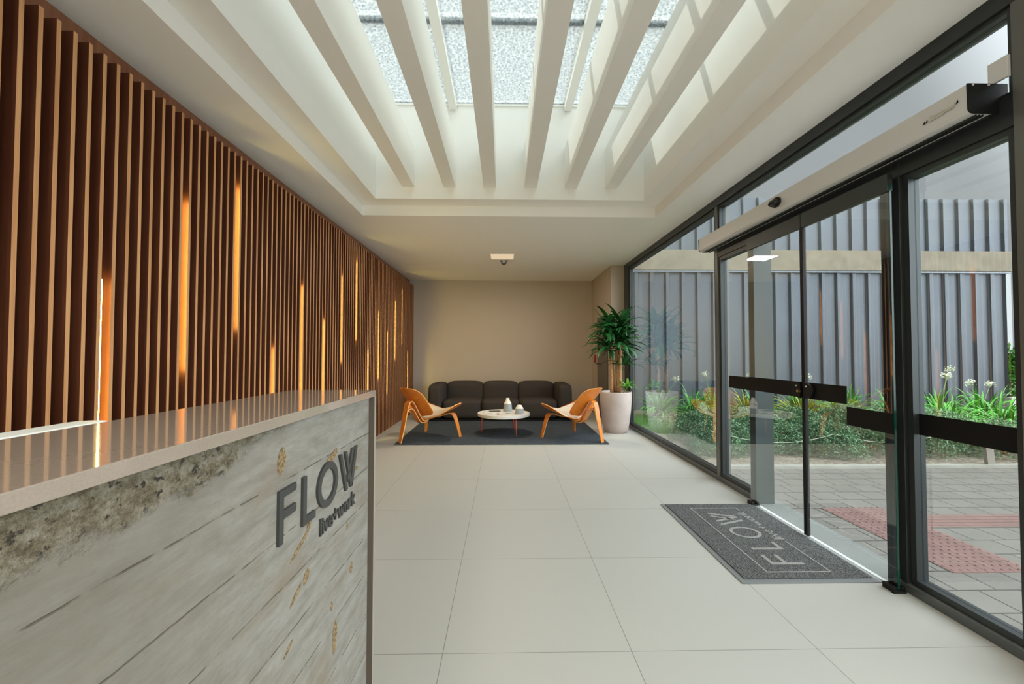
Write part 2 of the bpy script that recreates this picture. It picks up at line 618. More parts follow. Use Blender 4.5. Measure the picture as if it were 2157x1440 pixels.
# skylight: frame bars and panes
sk = empty('window_4', (0, 0, 0), kind='structure')
mb = MB()
ring(mb, IX0 + .02, 1.40, IY0 + .02, IY1 - .02, IX0, IX1, IY0, IY1, ZG, ZG + .06)
mb.build('skylight_frame', M['white'], sk)
for x in (-.55, .69):
    box('glazing_bar', (x - .04, x + .04, IY0 + .02, IY1 - .02, ZG - .05, ZG + .05), M['white'], sk)
for y in (3.42, 2.72, 2.02, 1.0):
    box('glazing_bar', (IX0 + .02, 1.40, y - .03, y + .03, ZG + .051, ZG + .09), M['white'], sk)
for a, c in ((IX0 + .02, -.59), (-.51, .65), (.73, 1.40)):
    box('glass_pane', (a, c, IY0 + .02, IY1 - .02, ZG + .02, ZG + .03), M['roof_glass'], sk)

# ------------------------------------------------------------------ slatted wall
sl = empty('slatted_wall_cladding', (XS, 4.5, 0), label='floor-to-ceiling cladding of slim vertical wooden slats along the left wall', cat='wall cladding')
def rel(o):
    o.location = -Vector(o.parent.location)
    return o
rel(box('backing_panel', (XB + .001, XB + .02, -.6, 9.05, 0, ZC - .012), M['fascia'], sl))
mb = MB()
SP, SW = .0703, .019
k0 = -32
ktop = 2.667
for k in range(k0, 105):
    y = 1.739 + SP * k
    if y + SW > 9.06: break
    o = mb.box(XB + .02, XS, y, y + SW, 0, ktop)
    mb.m[-1] = 1   # front edge
rel(mb.build('slat_panel', [M['walnut'], M['oak']], sl))
tops = [1.596, 2.160, 2.440, 1.288, 1.882]
poss = ['nearest the camera, just above the counter', 'second from the camera', 'third from the camera, topmost of the near ones', 'fourth from the camera, low', 'fifth from the camera', 'sixth from the camera', 'seventh from the camera',
        'eighth from the camera', 'ninth from the camera, low', 'tenth from the camera', 'eleventh from the camera', 'twelfth from the camera', 'thirteenth from the camera', 'last, in the back corner']
for j in range(14):
    y = 1.739 + SP * (4 + 7 * j) + SW
    z1 = tops[j % 5]
    mb = MB()
    mb.box(XS - (.010 if j == 0 else .026), XS - (.001 if j == 0 else .014), y, y + .006, z1 - 1.02, z1)
    mb.m[3] = 1
    if j == 0: mb.m[5] = 1
    tag(mb.build('light_strip', [M['led_body'], M['led']]), 'amber light strip between wall slats, ' + poss[j], 'light strip', 'amber light strips in the slatted wall')

# ------------------------------------------------------------------ glass front
XG = 2.165
def gframe(name, y0, y1, z0, z1, fw_=.04, sill=True, mid=None):
    w = empty(name, (0, 0, 0), kind='structure')
    mb = MB()
    mb.box(2.13, 2.19, y0, y0 + fw_, z0, z1)
    mb.box(2.13, 2.19, y1 - fw_, y1, z0, z1)
    mb.box(2.13, 2.19, y0 + fw_, y1 - fw_, z0, z0 + fw_)
    mb.box(2.13, 2.19, y0 + fw_, y1 - fw_, z1 - fw_, z1)
    mb.build('window_frame', M['frame'], w)
    box('glass_pane', (XG - .004, XG + .004, y0 + fw_, y1 - fw_, z0 + fw_, z1 - fw_), M['glass'], w)
    return w
# sill rails
mb = MB()
mb.prism([(XF, 0), (XF, .042), (XF + .006, .048), (2.24, .052), (2.24, 0)], lambda a, c, t: (a, t, c), 3.602, 7.43)
tag(mb.build('trim_1', M['sill']), **S)
mb = MB()
mb.prism([(XF, 0), (XF, .042), (XF + .006, .048), (2.24, .052), (2.24, 0)], lambda a, c, t: (a, t, c), YN, 2.262)
tag(mb.build('trim_2', M['sill']), **S)
box('trim_3', (XF, 2.24, YN, 7.43, 2.715, ZC), M['frame'], **S)                       # head rail
box('trim_4', (XF, 2.20, 7.19, 7.43, .05, 2.715), M['frame'], **S)                  # end jamb
def mull(n, y0, y1, mt='frame'):
    return box(n, (XF, 2.23, y0, y1, .045, 2.715), M[mt], bevel=.003, **S)
mull('trim_5', 4.165, 4.212, 'post')
box('trim_11', (2.078, 2.1148, 2.262, 2.296, 0, 2.20), M['frame'], **S)
box('trim_6', (XF, 2.23, 2.222, 2.270, .045, 2.33), M['frame'], bevel=.003, **S)
mull('trim_7', 1.50, 1.707, 'post')
box('trim_8', (2.119, 2.23, 1.707, 4.165, 2.20, 2.33), M['frame'], **S)           # transom
gframe('window_1', 4.212, 7.19, .05, 2.715)
gframe('window_2', 3.602, 4.165, .05, 2.20, .035)
gframe('window_3', 1.707, 2.215, .05, 2.20, .03)
gframe('window_5', 1.707, 4.165, 2.33, 2.715, .022)
gframe('window_6', -1.2, 1.50, .05, 2.715)
gframe('window_7', YN, -1.2, .05, 2.715)
# fixed-pane film
def band(name, b, parent):
    return box(name, b, M['band'], parent)
w2 = bpy.data.objects['window_2']; w3 = bpy.data.objects['window_3']
band('film_band', (XG - .007, XG - .0045, 3.66, 4.05, .925, 1.038), w2)
band('film_band', (XG - .007, XG - .0045, 1.738, 2.184, .829, .937), w3)
# sliding leaves
for nm, y0, y1, by0, by1 in (('door_1', 2.900, 3.555, 2.900, 3.553), ('door_2', 2.225, 2.892, 2.530, 2.892)):
    d = empty(nm, (0, 0, 0), kind='structure')
    box('glass_pane', (2.064, 2.074, y0, y1, .015, 2.16), M['glass'], d)
    box('top_rail', (2.055, 2.083, y0, y1, 2.12, 2.215), M['frame'], d)
    box('film_band', (2.0595, 2.0635, by0, by1, .945, 1.053), M['band'], d)
    if nm == 'door_1':
        box('meeting_stile', (2.058, 2.080, y0 - .003, y0 + .012, .015, 2.13), M['black'], d)
    else:
        box('meeting_stile', (2.058, 2.080, y1 - .012, y1 + .003, .015, 2.13), M['black'], d)
        box('film_band', (2.0595, 2.0635, 2.227, 2.530, .822, .931), M['band'], d)
        box('glass_edge', (2.0638, 2.0742, y0 - .003, y0, .015, 2.16), M['glass_edge'], d)
    # half round pull by the meeting line
    mb = MB()
    sgn = 1 if nm == 'door_1' else -1
    yc = y0 + .014 if sgn > 0 else y1 - .014
    pts = [(yc, .941)] + [(yc + sgn * .085 * math.sin(a), .998 + .056 * -math.cos(a)) for a in [PI * i / 14 for i in range(15)]] + [(yc, 1.055)]
    mb.prism(pts, lambda a, c, t: (t, a, c), 2.044, 2.058)
    pull = mb.build('pull_plate', M['black'], d, bevel=.003)
    mb = MB()
    mb.tube([(2.044, yc + sgn * .03, 1.026), (2.038, yc + sgn * .03, 1.026)], .005, 10)
    mb.build('screw', M['cover'], pull)
lk = MB()
lk.tube([(2.044, 2.914, .990), (2.026, 2.914, .990)], [.011, .010], 16)
lk.build('lock_cylinder', plain('brass_lock', (196, 170, 130), .25, .9), bpy.data.objects['door_1'])
for nm, y in (('door_1', 3.525), ('door_2', 2.255)):
    mb = MB()
    mb.box(2.035, 2.060, y - .035, y + .03, .0, .03)
    mb.box(2.078, 2.10, y - .035, y + .03, .0, .03)
    mb.box(2.03, 2.10, y - .045, y - .03, .0, .012)
    mb.build('floor_guide', M['black'], bpy.data.objects[nm], bevel=.002)
box('trim_9', (2.082, 2.105, 2.30, 3.52, .0, .006), plain('white_threshold', (222, 222, 212), .4), **S)
# operator housing
op = empty('door_operator', (2.05, 3.1, 2.34), label='long satin aluminium sliding-door operator box above the glass doors', cat='door operator')
mb = MB()
prof = [(1.986, 2.405), (2.10, 2.405), (2.10, 2.279), (2.012, 2.279), (1.997, 2.283), (1.989, 2.294)]
mb.prism(prof, lambda a, c, t: (a, t, c), 1.764, 4.278)
rel(mb.build('cover', M['cover'], op, bevel=.002))
mb = MB()
pe = [(1.984, 2.407), (2.160, 2.407), (2.160, 2.277), (2.012, 2.277), (1.996, 2.281), (1.986, 2.293)]
mb.prism(pe, lambda a, c, t: (a, t, c), 1.758, 1.7638)
ec = rel(mb.build('end_cap', M['black'], op))
for x, z in ((2.006, 2.400), (2.075, 2.400), (2.150, 2.33)):
    mb = MB()
    mb.tube([(x, 1.758, z), (x, 1.755, z)], .0045, 10)
    mb.build('screw', M['cover'], ec)
pe2 = [(a, c) for a, c in pe]
mb = MB()
mb.prism(pe2, lambda a, c, t: (min(a, 2.10), t, c), 4.2782, 4.284)
rel(mb.build('end_cap', M['black'], op))
# grooved underside track
mb = MB()
for x in (2.03, 2.045, 2.06, 2.09):
    mb.box(x, x + .004, 1.77, 4.27, 2.270, 2.279)
rel(mb.build('track_rail', M['frame'], op))
# maker's lettering on the cover
rel(textmesh('logo_lettering', 'Tecnoport', .024, lambda a, c, t: (1.9855 - t, 1.928 - .118 * a, 2.338 + c), plain('logo_silver', (205, 202, 190), .4), op, .0015, shear=.35, offset=.0004))
mb = MB()
mb.add([(1.9853, 1.927, 2.328), (1.9853, 1.860, 2.328), (1.9853, 1.856, 2.333), (1.9853, 1.815, 2.333), (1.9853, 1.815, 2.3345), (1.9853, 1.857, 2.3345), (1.9853, 1.861, 2.3295), (1.9853, 1.927, 2.3295)], [(0, 1, 6, 7), (1, 2, 5, 6), (2, 3, 4, 5)])
for (y, z) in ((1.950, 2.328), (1.938, 2.330), (1.803, 2.344)):
    mb.add([(1.9852, y + .006, z), (1.9852, y - .004, z + .004), (1.9852, y - .002, z + .018), (1.9852, y - .006, z + .004)], [(0, 1, 2), (0, 2, 3)])
rel(mb.build('logo_mark', M['black'], op))
# sensor
ms = empty('motion_sensor', (1.9855, 3.04, 2.352), label='black dome-shaped motion sensor on the door operator box', cat='sensor')
mb = MB()
mb.prism([(.052 * math.cos(a), .036 * math.sin(a) - .004) for a in [2 * PI * i / 24 for i in range(24)]], lambda a, c, t: (-t, a, c), 0, .012)
mb.build('base', M['black'], ms, bevel=.003)
mb = MB()
vs, fs = [], []
for i in range(7):
    ph = PI / 2 * i / 6
    for k in range(20):
        a = 2 * PI * k / 20
        vs.append((-.012 - .045 * math.sin(ph), .046 * math.cos(ph) * math.cos(a), -.008 - .006 * math.sin(ph) + .028 * math.cos(ph) * math.sin(a)))
for i in range(6):
    for k in range(20):
        fs.append((i * 20 + k, i * 20 + (k + 1) % 20, (i + 1) * 20 + (k + 1) % 20, (i + 1) * 20 + k))
mb.add(vs, fs)
mb.build('dome', plain('smoked_dome', (18, 18, 18), .12), ms, smooth=True)
box('bracket_plate', (2.10, 2.1145, 1.708, 1.782, 2.408, 2.50), M['cover'], label='square grey cover plate above the near end of the door operator', cat='plate', bevel=.002)
# square jamb between the fixed pane and the sliding leaf
box('trim_10', (2.096, 2.246, 3.523, 3.60, 0, 2.20), plain('dark_grey_jamb', (58, 68, 66), .3, .2), **S)

# ------------------------------------------------------------------ lights and ceiling fittings
def panel(x, y, z, power=240, tint=(1, .92, .82)):
    p = empty('ceiling_light', (x, y, z))  # shared by the lounge light and the two added fill lights
    mb = MB()
    ring(mb, -.182, .182, -.188, .188, -.19, .19, -.197, .197, -.004, .0)
    mb.build('frame', M['white'], p)
    mb = MB()
    mb.box(-.182, .182, -.188, .188, -.003, -.001)
    mb.build('diffuser', M['lamp'], p)
    lt = bpy.data.lights.new('lamp_glow', 'AREA')
    lt.energy = power * .19
    lt.shape = 'RECTANGLE'
    lt.size = .36
    lt.size_y = .37
    lt.color = tint
    lo = bpy.data.objects.new('lamp_glow', lt)
    COL.objects.link(lo)
    lo.location = (0, 0, -.006)
    lo.parent = p
    return p
tag(panel(-.025, 6.80, ZC, 150, (1, .80, .62)), 'square warm-white recessed ceiling light over the lounge', 'ceiling light')
tag(panel(-.9, -1.6, ZC), 'added square fill light, unseen on the ceiling behind the camera, desk side', 'ceiling light')  # invented lamp out of view, lifts the interior brightness
tag(panel(.9, -1.6, ZC), 'added square fill light, unseen on the ceiling behind the camera, entrance side', 'ceiling light')  # second invented lamp, there only as fill
dc = empty('dome_camera', (0, 7.10, ZC), label='small dark dome camera on the ceiling behind the square light', cat='camera')
mb = MB()
mb.lathe([(.058, 0), (.058, -.018), (.05, -.024)], seg=28)
mb.build('base', plain('camera_base', (70, 62, 56), .4), dc, smooth=False)
mb = MB()
mb.lathe([(.048, -.024), (.045, -.04), (.034, -.056), (.018, -.065), (.004, -.068)], seg=28)
mb.build('dome', M['black'], dc, smooth=True)
mb = MB()
mb.lathe([(.03, 0), (.03, -.006), (.02, -.01)], c=(.676, 6.8, ZC), seg=24)
tag(mb.build('smoke_detector', M['white'], smooth=False), 'tiny flat white detector disc on the ceiling over the lounge', 'detector')

# ------------------------------------------------------------------ reception desk
ANG = .0134
dk = empty('reception_desk', (-.444, 1.5, 0), rz=-ANG * 0 + 0, label='concrete-fronted reception desk with pale stone top and end panel', cat='desk')
dk.rotation_euler = (0, 0, -.0134)
L = 2.6
def drel(b): return b
DT = 1.121
box('countertop', (-.292, 0, -L, 0, DT - .021, DT), M['stone'], dk, bevel=.0015)
box('end_panel', (-.292, 0, -.016, 0, 0, DT - .021), M['stone_side'], dk, bevel=.001)
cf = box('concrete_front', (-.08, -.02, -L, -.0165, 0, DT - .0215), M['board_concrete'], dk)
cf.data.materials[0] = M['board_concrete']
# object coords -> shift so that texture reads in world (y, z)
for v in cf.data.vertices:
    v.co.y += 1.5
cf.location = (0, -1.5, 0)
box('reveal_shade_strip', (-.0205, -.001, -.0172, -.0161, 0, DT - .0215), plain('painted_reveal_shade', (84, 74, 62), .6), dk)  # dark strip paints the shade of the recess onto the pale end panel
dk_door = box('desk_back', (-.285, -.25, -L, -.02, 0, DT - .022), M['walnut'], dk)
# white ledge behind the counter top
mb = MB()
pts = [(-.345, -2.0), (-.345, -.71)] + [(-.345 + .03 * (1 - math.cos(a)), -.71 + .03 * math.sin(a)) for a in [PI / 2 * i / 6 for i in range(1, 7)]] + [(-.293, -.68), (-.293, -2.0)]
mb.prism(pts, lambda a, c, t: (a, c, t), .2, DT + .0015)
led_ = mb.build('privacy_panel', plain('white_laminate', (226, 228, 222), .4), bevel=.003)
led_.location = dk.location; led_.rotation_euler = dk.rotation_euler
tag(led_, 'white rounded panel standing behind the left edge of the stone counter', 'panel')

# sign letters: (y, z) strokes on the concrete, raised 12 mm
sg = empty('lettering_sign', (-.464, 1.1, .9), label='raised dark letters FLOW live+work on the concrete desk front', cat='sign')
XC0 = -.466
def xat(y): return XC0 + (y - 1.5) * .0134
def letter(polys):
    mb = MB()
    for pl in polys:
        mb.prism(pl, lambda a, c, t: (xat(a) + t, a, c), 0, .0085)
    return rel(mb.build('letter', M['letter'], sg, bevel=.0004))
zb, zt = .846, .960
H = zt - zb
st = .0175
letter([[(.905, zb), (.905 + st, zb), (.905 + st, zt - .015), (.905 + st, zt), (.905, zt)],
        [(.905 + st, zt - st * .95), (.975, zt - st * .95), (.975, zt), (.905 + st, zt)],
        [(.905 + st, .897), (.975, .897), (.975, .915), (.905 + st, .915)]])
letter([[(1.008, zb), (1.008 + st, zb), (1.008 + st, zt), (1.008, zt)], [(1.008 + st, zb), (1.072, zb), (1.072, zb + .018), (1.008 + st, zb + .018)]])
mb = MB()
n = 40
cy, cz, ro, ri = 1.147, (zb + zt) / 2, .060, .042
vs, fs = [], []
for t in (0, .0085):
    for r_ in (ro, ri):
        for k in range(n):
            a = 2 * PI * k / n
            yy = cy + r_ * 1.04 * math.cos(a)
            vs.append((xat(yy) + t, yy, cz + (r_ + (-.002)) * math.sin(a)))
for k in range(n):
    k2 = (k + 1) % n
    fs += [(k, k2, n + k2, n + k), (2 * n + k, 3 * n + k, 3 * n + k2, 2 * n + k2), (k, 2 * n + k, 2 * n + k2, k2), (n + k, n + k2, 3 * n + k2, 3 * n + k)]
mb.add(vs, fs)
rel(mb.build('letter', M['letter'], sg))
def Wstrokes(y0, y1, zb, zt, s):
    w = y1 - y0
    P = lambda u, v: (y0 + u * w, zb + v * (zt - zb))
    sl_ = s / w
    return [[P(.33, 0), P(.33 + sl_, 0), P(sl_, 1), P(0, 1)],
            [P(.60, 0), P(.60 + sl_, 0), P(.27 + sl_, 1), P(.27, 1)],
            [P(.39 + sl_ * .5, .18), P(.47 + sl_ * .6, .40), P(.68 + sl_, 1), P(.68, 1), P(.42, .30)],
            [P(.60 + sl_ * .5, .0), P(.60 + sl_, .0), P(1, 1), P(1 - sl_, 1), P(.64, .22)]]
letter(Wstrokes(1.222, 1.362, zb, zt, .0165))
rel(textmesh('tagline_lettering', 'live+work', .060, lambda a, c, t: (xat(1.105 + .245 * a) + t, 1.105 + .245 * a, .784 + c), M['letter'], sg, .007, offset=.001))

# ------------------------------------------------------------------ entrance mat
mt_ = empty('entrance_mat', (1.69, 2.92, 0), label='dark speckled entrance mat with grey FLOW lettering inside the glass doors', cat='mat')
X0, X1, Y0, Y1 = 1.295, 2.078, 2.318, 3.528
mb = MB()
mb.box(X0, X1, Y0, Y1, .0005, .005)
rel(mb.build('rubber_edge', M['mat_edge'], mt_, bevel=.002))
rel(box('pile_field', (X0 + .035, X1 - .03, Y0 + .04, Y1 - .015, .005, .0105), M['mat'], mt_, bevel=.002))
mb = MB()
zt_ = .0125
def q(x0, x1, y0, y1): mb.box(x0, x1, y0, y1, .010, zt_)
q(1.489, 1.499, 2.415, 3.418)
q(1.499, 1.864, 2.415, 2.425)
q(1.499, 1.864, 3.408, 3.418)
q(1.854, 1.864, 2.425, 2.81)
q(1.854, 1.864, 3.36, 3.408)
rel(mb.build('border_line', M['mat_text'], mt_))
mb = MB()
def R(y0, y1, u0, u1):   # u: letter height, 0 at baseline (X=1.775) to 1 (X=1.575)
    mb.box(1.775 - .2 * u1, 1.775 - .2 * u0, y0, y1, .010, zt_)
R(2.505, 2.530, 0, 1); R(2.530, 2.625, .88, 1); R(2.530, 2.625, .47, .59)
R(2.695, 2.720, 0, 1); R(2.720, 2.80, 0, .12)
vs, fs = [], []
for t in (.010, zt_):
    for r_ in (1, .78):
        for k in range(n):
            a = 2 * PI * k / n
            vs.append((1.675 + .102 * r_ * math.sin(a), 2.955 + .092 * r_ * math.cos(a), t))
for k in range(n):
    k2 = (k + 1) % n
    fs += [(2 * n + k, 3 * n + k, 3 * n + k2, 2 * n + k2), (k, 2 * n + k, 2 * n + k2, k2), (n + k, n + k2, 3 * n + k2, 3 * n + k), (k, k2, n + k2, n + k)]
mb.add(vs, fs)
for pl in Wstrokes(3.08, 3.315, 0, 1, .023):
    mb.prism([(a, c) for a, c in pl], lambda a, c, t: (1.775 - .2 * c, a, t), .010, zt_)
rel(mb.build('lettering', M['mat_text'], mt_))
rel(textmesh('tagline_lettering', 'live+work', .10, lambda a, c, t: (1.872 - c, 2.84 + .49 * a, .010 + t), M['mat_text'], mt_, .0025))

# ------------------------------------------------------------------ lounge
rug = box('area_rug', (-1.487, 1.452, 5.845, 8.35, .0005, .010), M['rug'], bevel=.003, label='charcoal rectangular area rug under the lounge seating', cat='rug')

def cushion(name, x0, x1, y0, y1, z0, z1, r, parent, puff=.012, nseg=6):
    """soft upholstered block: rounded box with slightly bulging faces"""
    bm = bmesh.new()
    bmesh.ops.create_cube(bm, size=1)
    bmesh.ops.scale(bm, vec=(x1 - x0, y1 - y0, z1 - z0), verts=bm.verts)
    bmesh.ops.subdivide_edges(bm, edges=bm.edges, cuts=nseg, use_grid_fill=True)
    hx, hy, hz = (x1 - x0) / 2, (y1 - y0) / 2, (z1 - z0) / 2
    for v in bm.verts:
        p = v.co
        cx, cy, cz = [max(-h + r, min(h - r, c)) for h, c in zip((hx, hy, hz), p)]
        d = p - Vector((cx, cy, cz))
        if d.length > 1e-6:
            # project the shell outward to radius r
            core = Vector((cx, cy, cz))
            p = core + d.normalized() * r if d.length > r * .99 else p
        fx, fy, fz = 1 - (p.x / hx) ** 2, 1 - (p.y / hy) ** 2, 1 - (p.z / hz) ** 2
        bul = Vector((math.copysign(1, p.x) * puff * max(0, fy * fz) if abs(p.x) > hx * .97 else 0,
                      math.copysign(1, p.y) * puff * max(0, fx * fz) if abs(p.y) > hy * .97 else 0,
                      math.copysign(1, p.z) * puff * max(0, fx * fy) if abs(p.z) > hz * .97 else 0))
        v.co = p + bul + Vector(((x0 + x1) / 2, (y0 + y1) / 2, (z0 + z1) / 2))
    me = bpy.data.meshes.new(name)
    bm.to_mesh(me)
    bm.free()
    me.materials.append(M['sofa'])
    for p in me.polygons: p.use_smooth = True
    o = bpy.data.objects.new(name, me)
    COL.objects.link(o)
    md = o.modifiers.new('s', 'SUBSURF')
    md.levels = md.render_levels = 1
    o.parent = parent
    return o

so = empty('sofa', (-.05, 8.2, 0), label='three-seat charcoal upholstered sofa against the back wall', cat='sofa')
SF, SB_ = 7.78, 8.70
xs = [-1.125, -.410, .290, 1.000]
for i in range(3):
    rel(cushion('seat_cushion', xs[i] + .003, xs[i + 1] - .003, SF, 8.60, .045, .392, .055, so, .014))
    rel(cushion('back_cushion', xs[i] + .003, xs[i + 1] - .003, 8.40, SB_ + .05, .25, .685, .06, so, .012))
rel(cushion('armrest', -1.385, xs[0] - .002, SF - .005, SB_ + .05, .045, .672, .065, so, .012, 8))
rel(cushion('armrest', xs[3] + .002, 1.262, SF - .005, SB_ + .05, .045, .672, .065, so, .012, 8))
mb = MB()
mb.box(-1.33, 1.21, SF + .04, SB_, .011, .05)
rel(mb.build('plinth', M['black'], so))

# coffee table
TC = (0.0, 6.66)
ct = empty('coffee_table', (TC[0], TC[1], .0105), label='round white coffee table with thin coral legs on the rug', cat='coffee table')
mb = MB()
mb.lathe([(.395, .266), (.404, .272), (.404, .312), (.400, .314), (.394, .312), (.392, .302)], seg=72)
mb.build('tabletop', M['table'], ct, smooth=False)
for a in (172, -57, 62):
    a = math.radians(a)
    mb = MB()
    mb.tube([(.335 * math.cos(a), .335 * math.sin(a), .267), (.352 * math.cos(a), .352 * math.sin(a), .0)], .009, 10)
    mb.build('leg', M['coral'], ct, smooth=True)
TZ = .0105 + .3025
def vase(name, x, y, prof_lo, prof_hi, label, rib=.05):
    v = empty(name, (x, y, TZ), label=label, cat='vase', group='ceramic vases on the coffee table')
    mb = MB()
    mb.lathe(prof_lo, seg=64, star=lambda k, j: 1 + rib * (.5 if k % 4 < 2 else -.5))
    mb.build('ribbed_body', M['vase_grey'], v)
    mb = MB()
    mb.lathe(prof_hi, seg=40)
    mb.build('neck', M['vase_white'], v, smooth=True)
vase('tall_vase', .066, 6.885, [(.070, 0), (.071, .008), (.060, .122)], [(.0600, .122), (.060, .128), (.048, .150), (.034, .172), (.029, .190), (.0275, .212), (.024, .212), (.022, .195)], 'taller ribbed grey vase with white neck on the coffee table')
vase('short_vase', .243, 6.60, [(.062, 0), (.063, .006), (.063, .082)], [(.063, .082), (.062, .088), (.050, .106), (.038, .122), (.032, .136), (.026, .137), (.022, .128)], 'shorter ribbed grey vase with white shoulder on the coffee table')
def flat(name, x, y, w, d, h, rz, mts, label, cat='magazine', pic=None):
    o = empty(name, (x, y, TZ), rz, label=label, cat=cat, group='papers on the coffee table')
    mb = MB()
    mb.box(-w / 2, w / 2, -d / 2, d / 2, 0, h)
    pg = mb.build('pages', mts[0], o, bevel=.0005)
    if pic:
        mb = MB()
        mb.box(pic[0], pic[1], pic[2], pic[3], h + .0001, h + .0008)
        mb.build('cover_picture', mts[1], o)
    return o
pw = plain('magazine_white', (222, 220, 212), .35)
flat('magazine', -.17, 6.83, .27, .20, .012, .06, (pw, plain('dark_photo', (58, 54, 52), .35, var=.5, vs=60)), 'thick white magazine with a dark photo on the left of the table', pic=(-.06, .12, -.085, .06))
flat('magazine', .02, 6.58, .25, .18, .004, -.25, (pw, plain('teal_photo', (70, 120, 132), .35, var=.4, vs=40)), 'thin pale magazine with a teal picture at the middle of the table', pic=(.0, .07, -.02, .07))
flat('magazine', -.17, 6.57, .20, .14, .004, .3, (pw, plain('brown_photo', (96, 82, 66), .35, var=.4, vs=40)), 'small pale leaflet with a brown picture at the left front of the table', pic=(-.09, .0, .02, .055))

# ---- three-legged plywood shell chairs (local +x is the way the chair faces)
def spline(pts, n=8):
    pts = [Vector(p) for p in pts]
    P = [2 * pts[0] - pts[1]] + pts + [2 * pts[-1] - pts[-2]]
    out = []
    for i in range(1, len(P) - 2):
        for k in range(n):
            t = k / n
            out.append(.5 * ((2 * P[i]) + (-P[i - 1] + P[i + 1]) * t + (2 * P[i - 1] - 5 * P[i] + 4 * P[i + 1] - P[i + 2]) * t * t + (-P[i - 1] + 3 * P[i] - 3 * P[i + 1] + P[i + 2]) * t ** 3))
    out.append(pts[-1])
    return out

def ribbon(path, widths, thick, side):
    """laminated strip following path; side = width direction"""
    mb = MB()
    n = len(path)
    side = Vector(side).normalized()
    vs, fs = [], []
    for i, p in enumerate(path):
        t = (path[min(i + 1, n - 1)] - path[max(i - 1, 0)]).normalized()
        nn = side.cross(t).normalized()
        f = i / (n - 1) * (len(widths) - 1)
        k = min(int(f), len(widths) - 2)
        w = widths[k] + (widths[k + 1] - widths[k]) * (f - k)
        for a, c in ((-1, -1), (1, -1), (1, 1), (-1, 1)):
            vs.append(p + side * a * w / 2 + nn * c * thick / 2)
    for i in range(n - 1):
        for k in range(4):
            fs.append((i * 4 + k, i * 4 + (k + 1) % 4, (i + 1) * 4 + (k + 1) % 4, (i + 1) * 4 + k))
    fs += [(3, 2, 1, 0), tuple(range((n - 1) * 4, n * 4))]
    mb.add(vs, fs)
    for i in range(4 * (n - 1)):
        if i % 2: mb.m[i] = 1
    return mb

def shell(name, fn, nu, nv, thick, mt, parent):
    vs = [fn(-1 + 2 * i / nu, -1 + 2 * j / nv) for j in range(nv + 1) for i in range(nu + 1)]
    fs = [(j * (nu + 1) + i, j * (nu + 1) + i + 1, (j + 1) * (nu + 1) + i + 1, (j + 1) * (nu + 1) + i) for j in range(nv) for i in range(nu)]
    mb = MB().add(vs, fs)
    o = mb.build(name, mt, parent, smooth=True)
    if mt is M['chair']: o.data.materials.append(M['ply_edge'])
    md = o.modifiers.new('t', 'SOLIDIFY')
    md.material_offset_rim = 1 if mt is M['chair'] else 0
    md.thickness = thick
    md.offset = 0
    return o

def make_chair():
    c = empty('lounge_chair')
    # seat: wide wing, low in the middle, tips swept up; a = across, b = front/back
    def seat_pt(a, bb, wx=.49, dz=0.0, shrink=1.0):
        # superellipse outline, widest towards the front
        k = 1 - abs(bb) ** 2.6
        half = wx * shrink * (max(k, 0) ** .40 if abs(bb) < 1 else 0)
        y = a * half
        x = .11 + bb * .235 * shrink - .02 * (y / .49) ** 2
        z = .318 + .19 * (abs(y) / .49) ** 1.9 + .055 * bb * (1 if bb > 0 else .9) + dz
        return Vector((x, y, z))
    st_ = shell('seat', lambda a, bb: seat_pt(a, bb), 28, 16, .011, M['chair'], c)
    cu = shell('seat_pad', lambda a, bb: seat_pt(a, bb, .49, .016, .80), 24, 14, .018, M['cushion'], st_)
    # backrest: tall shield, lower corners wrapping forward
    def back_pt(a, bb, dz=0):
        h = (bb + 1) / 2
        e = abs(2 * h - 1) ** (4.2 if h > .5 else 7)
        half = .212 * max(0, 1 - e) ** (1 / 2.4)
        y = a * half
        x = -.12 - .33 * h - .02 * h * h + 1.5 * y * y
        z = .325 + .43 * h + .25 * y * y
        return Vector((x, y, z))
    shell('backrest', back_pt, 24, 24, .011, M['chair'], c)
    # rear leg: arch that touches the backrest, then runs under the seat
    p1 = spline([(-.53, 0, .0), (-.475, 0, .22), (-.42, 0, .49), (-.385, 0, .548), (-.34, 0, .552), (-.295, 0, .500), (-.20, 0, .34), (-.15, 0, .270), (-.09, 0, .258), (.05, 0, .290), (.17, 0, .325)])
    ribbon(p1, [.055, .075, .095, .095, .085, .08, .09, .09, .085, .08, .06], .017, (0, 1, 0)).build('rear_leg', [M['chair'], M['ply_edge']], c, bevel=.002)
    p2 = spline([(-.475, 0, .22), (-.43, 0, .41), (-.38, 0, .455), (-.32, 0, .43), (-.25, 0, .325), (-.19, 0, .25), (-.13, 0, .232), (-.04, 0, .252)])
    ribbon(p2, [.07, .085, .09, .09, .09, .09, .085, .06], .013, (0, 1, 0)).build('rear_brace', [M['chair'], M['ply_edge']], c, bevel=.002)
    # front legs: one bent pair, each leg its own part
    for s in (-1, 1):
        p = spline([(.12, s * .03, .290), (.17, s * .14, .312), (.20, s * .235, .345), (.225, s * .285, .335), (.25, s * .315, .25), (.27, s * .345, .12), (.285, s * .37, 0)])
        ribbon(p, [.05, .07, .085, .08, .065, .055, .045], .015, (1, 0, 0)).build('leg', [M['chair'], M['ply_edge']], c, bevel=.002)
    return c

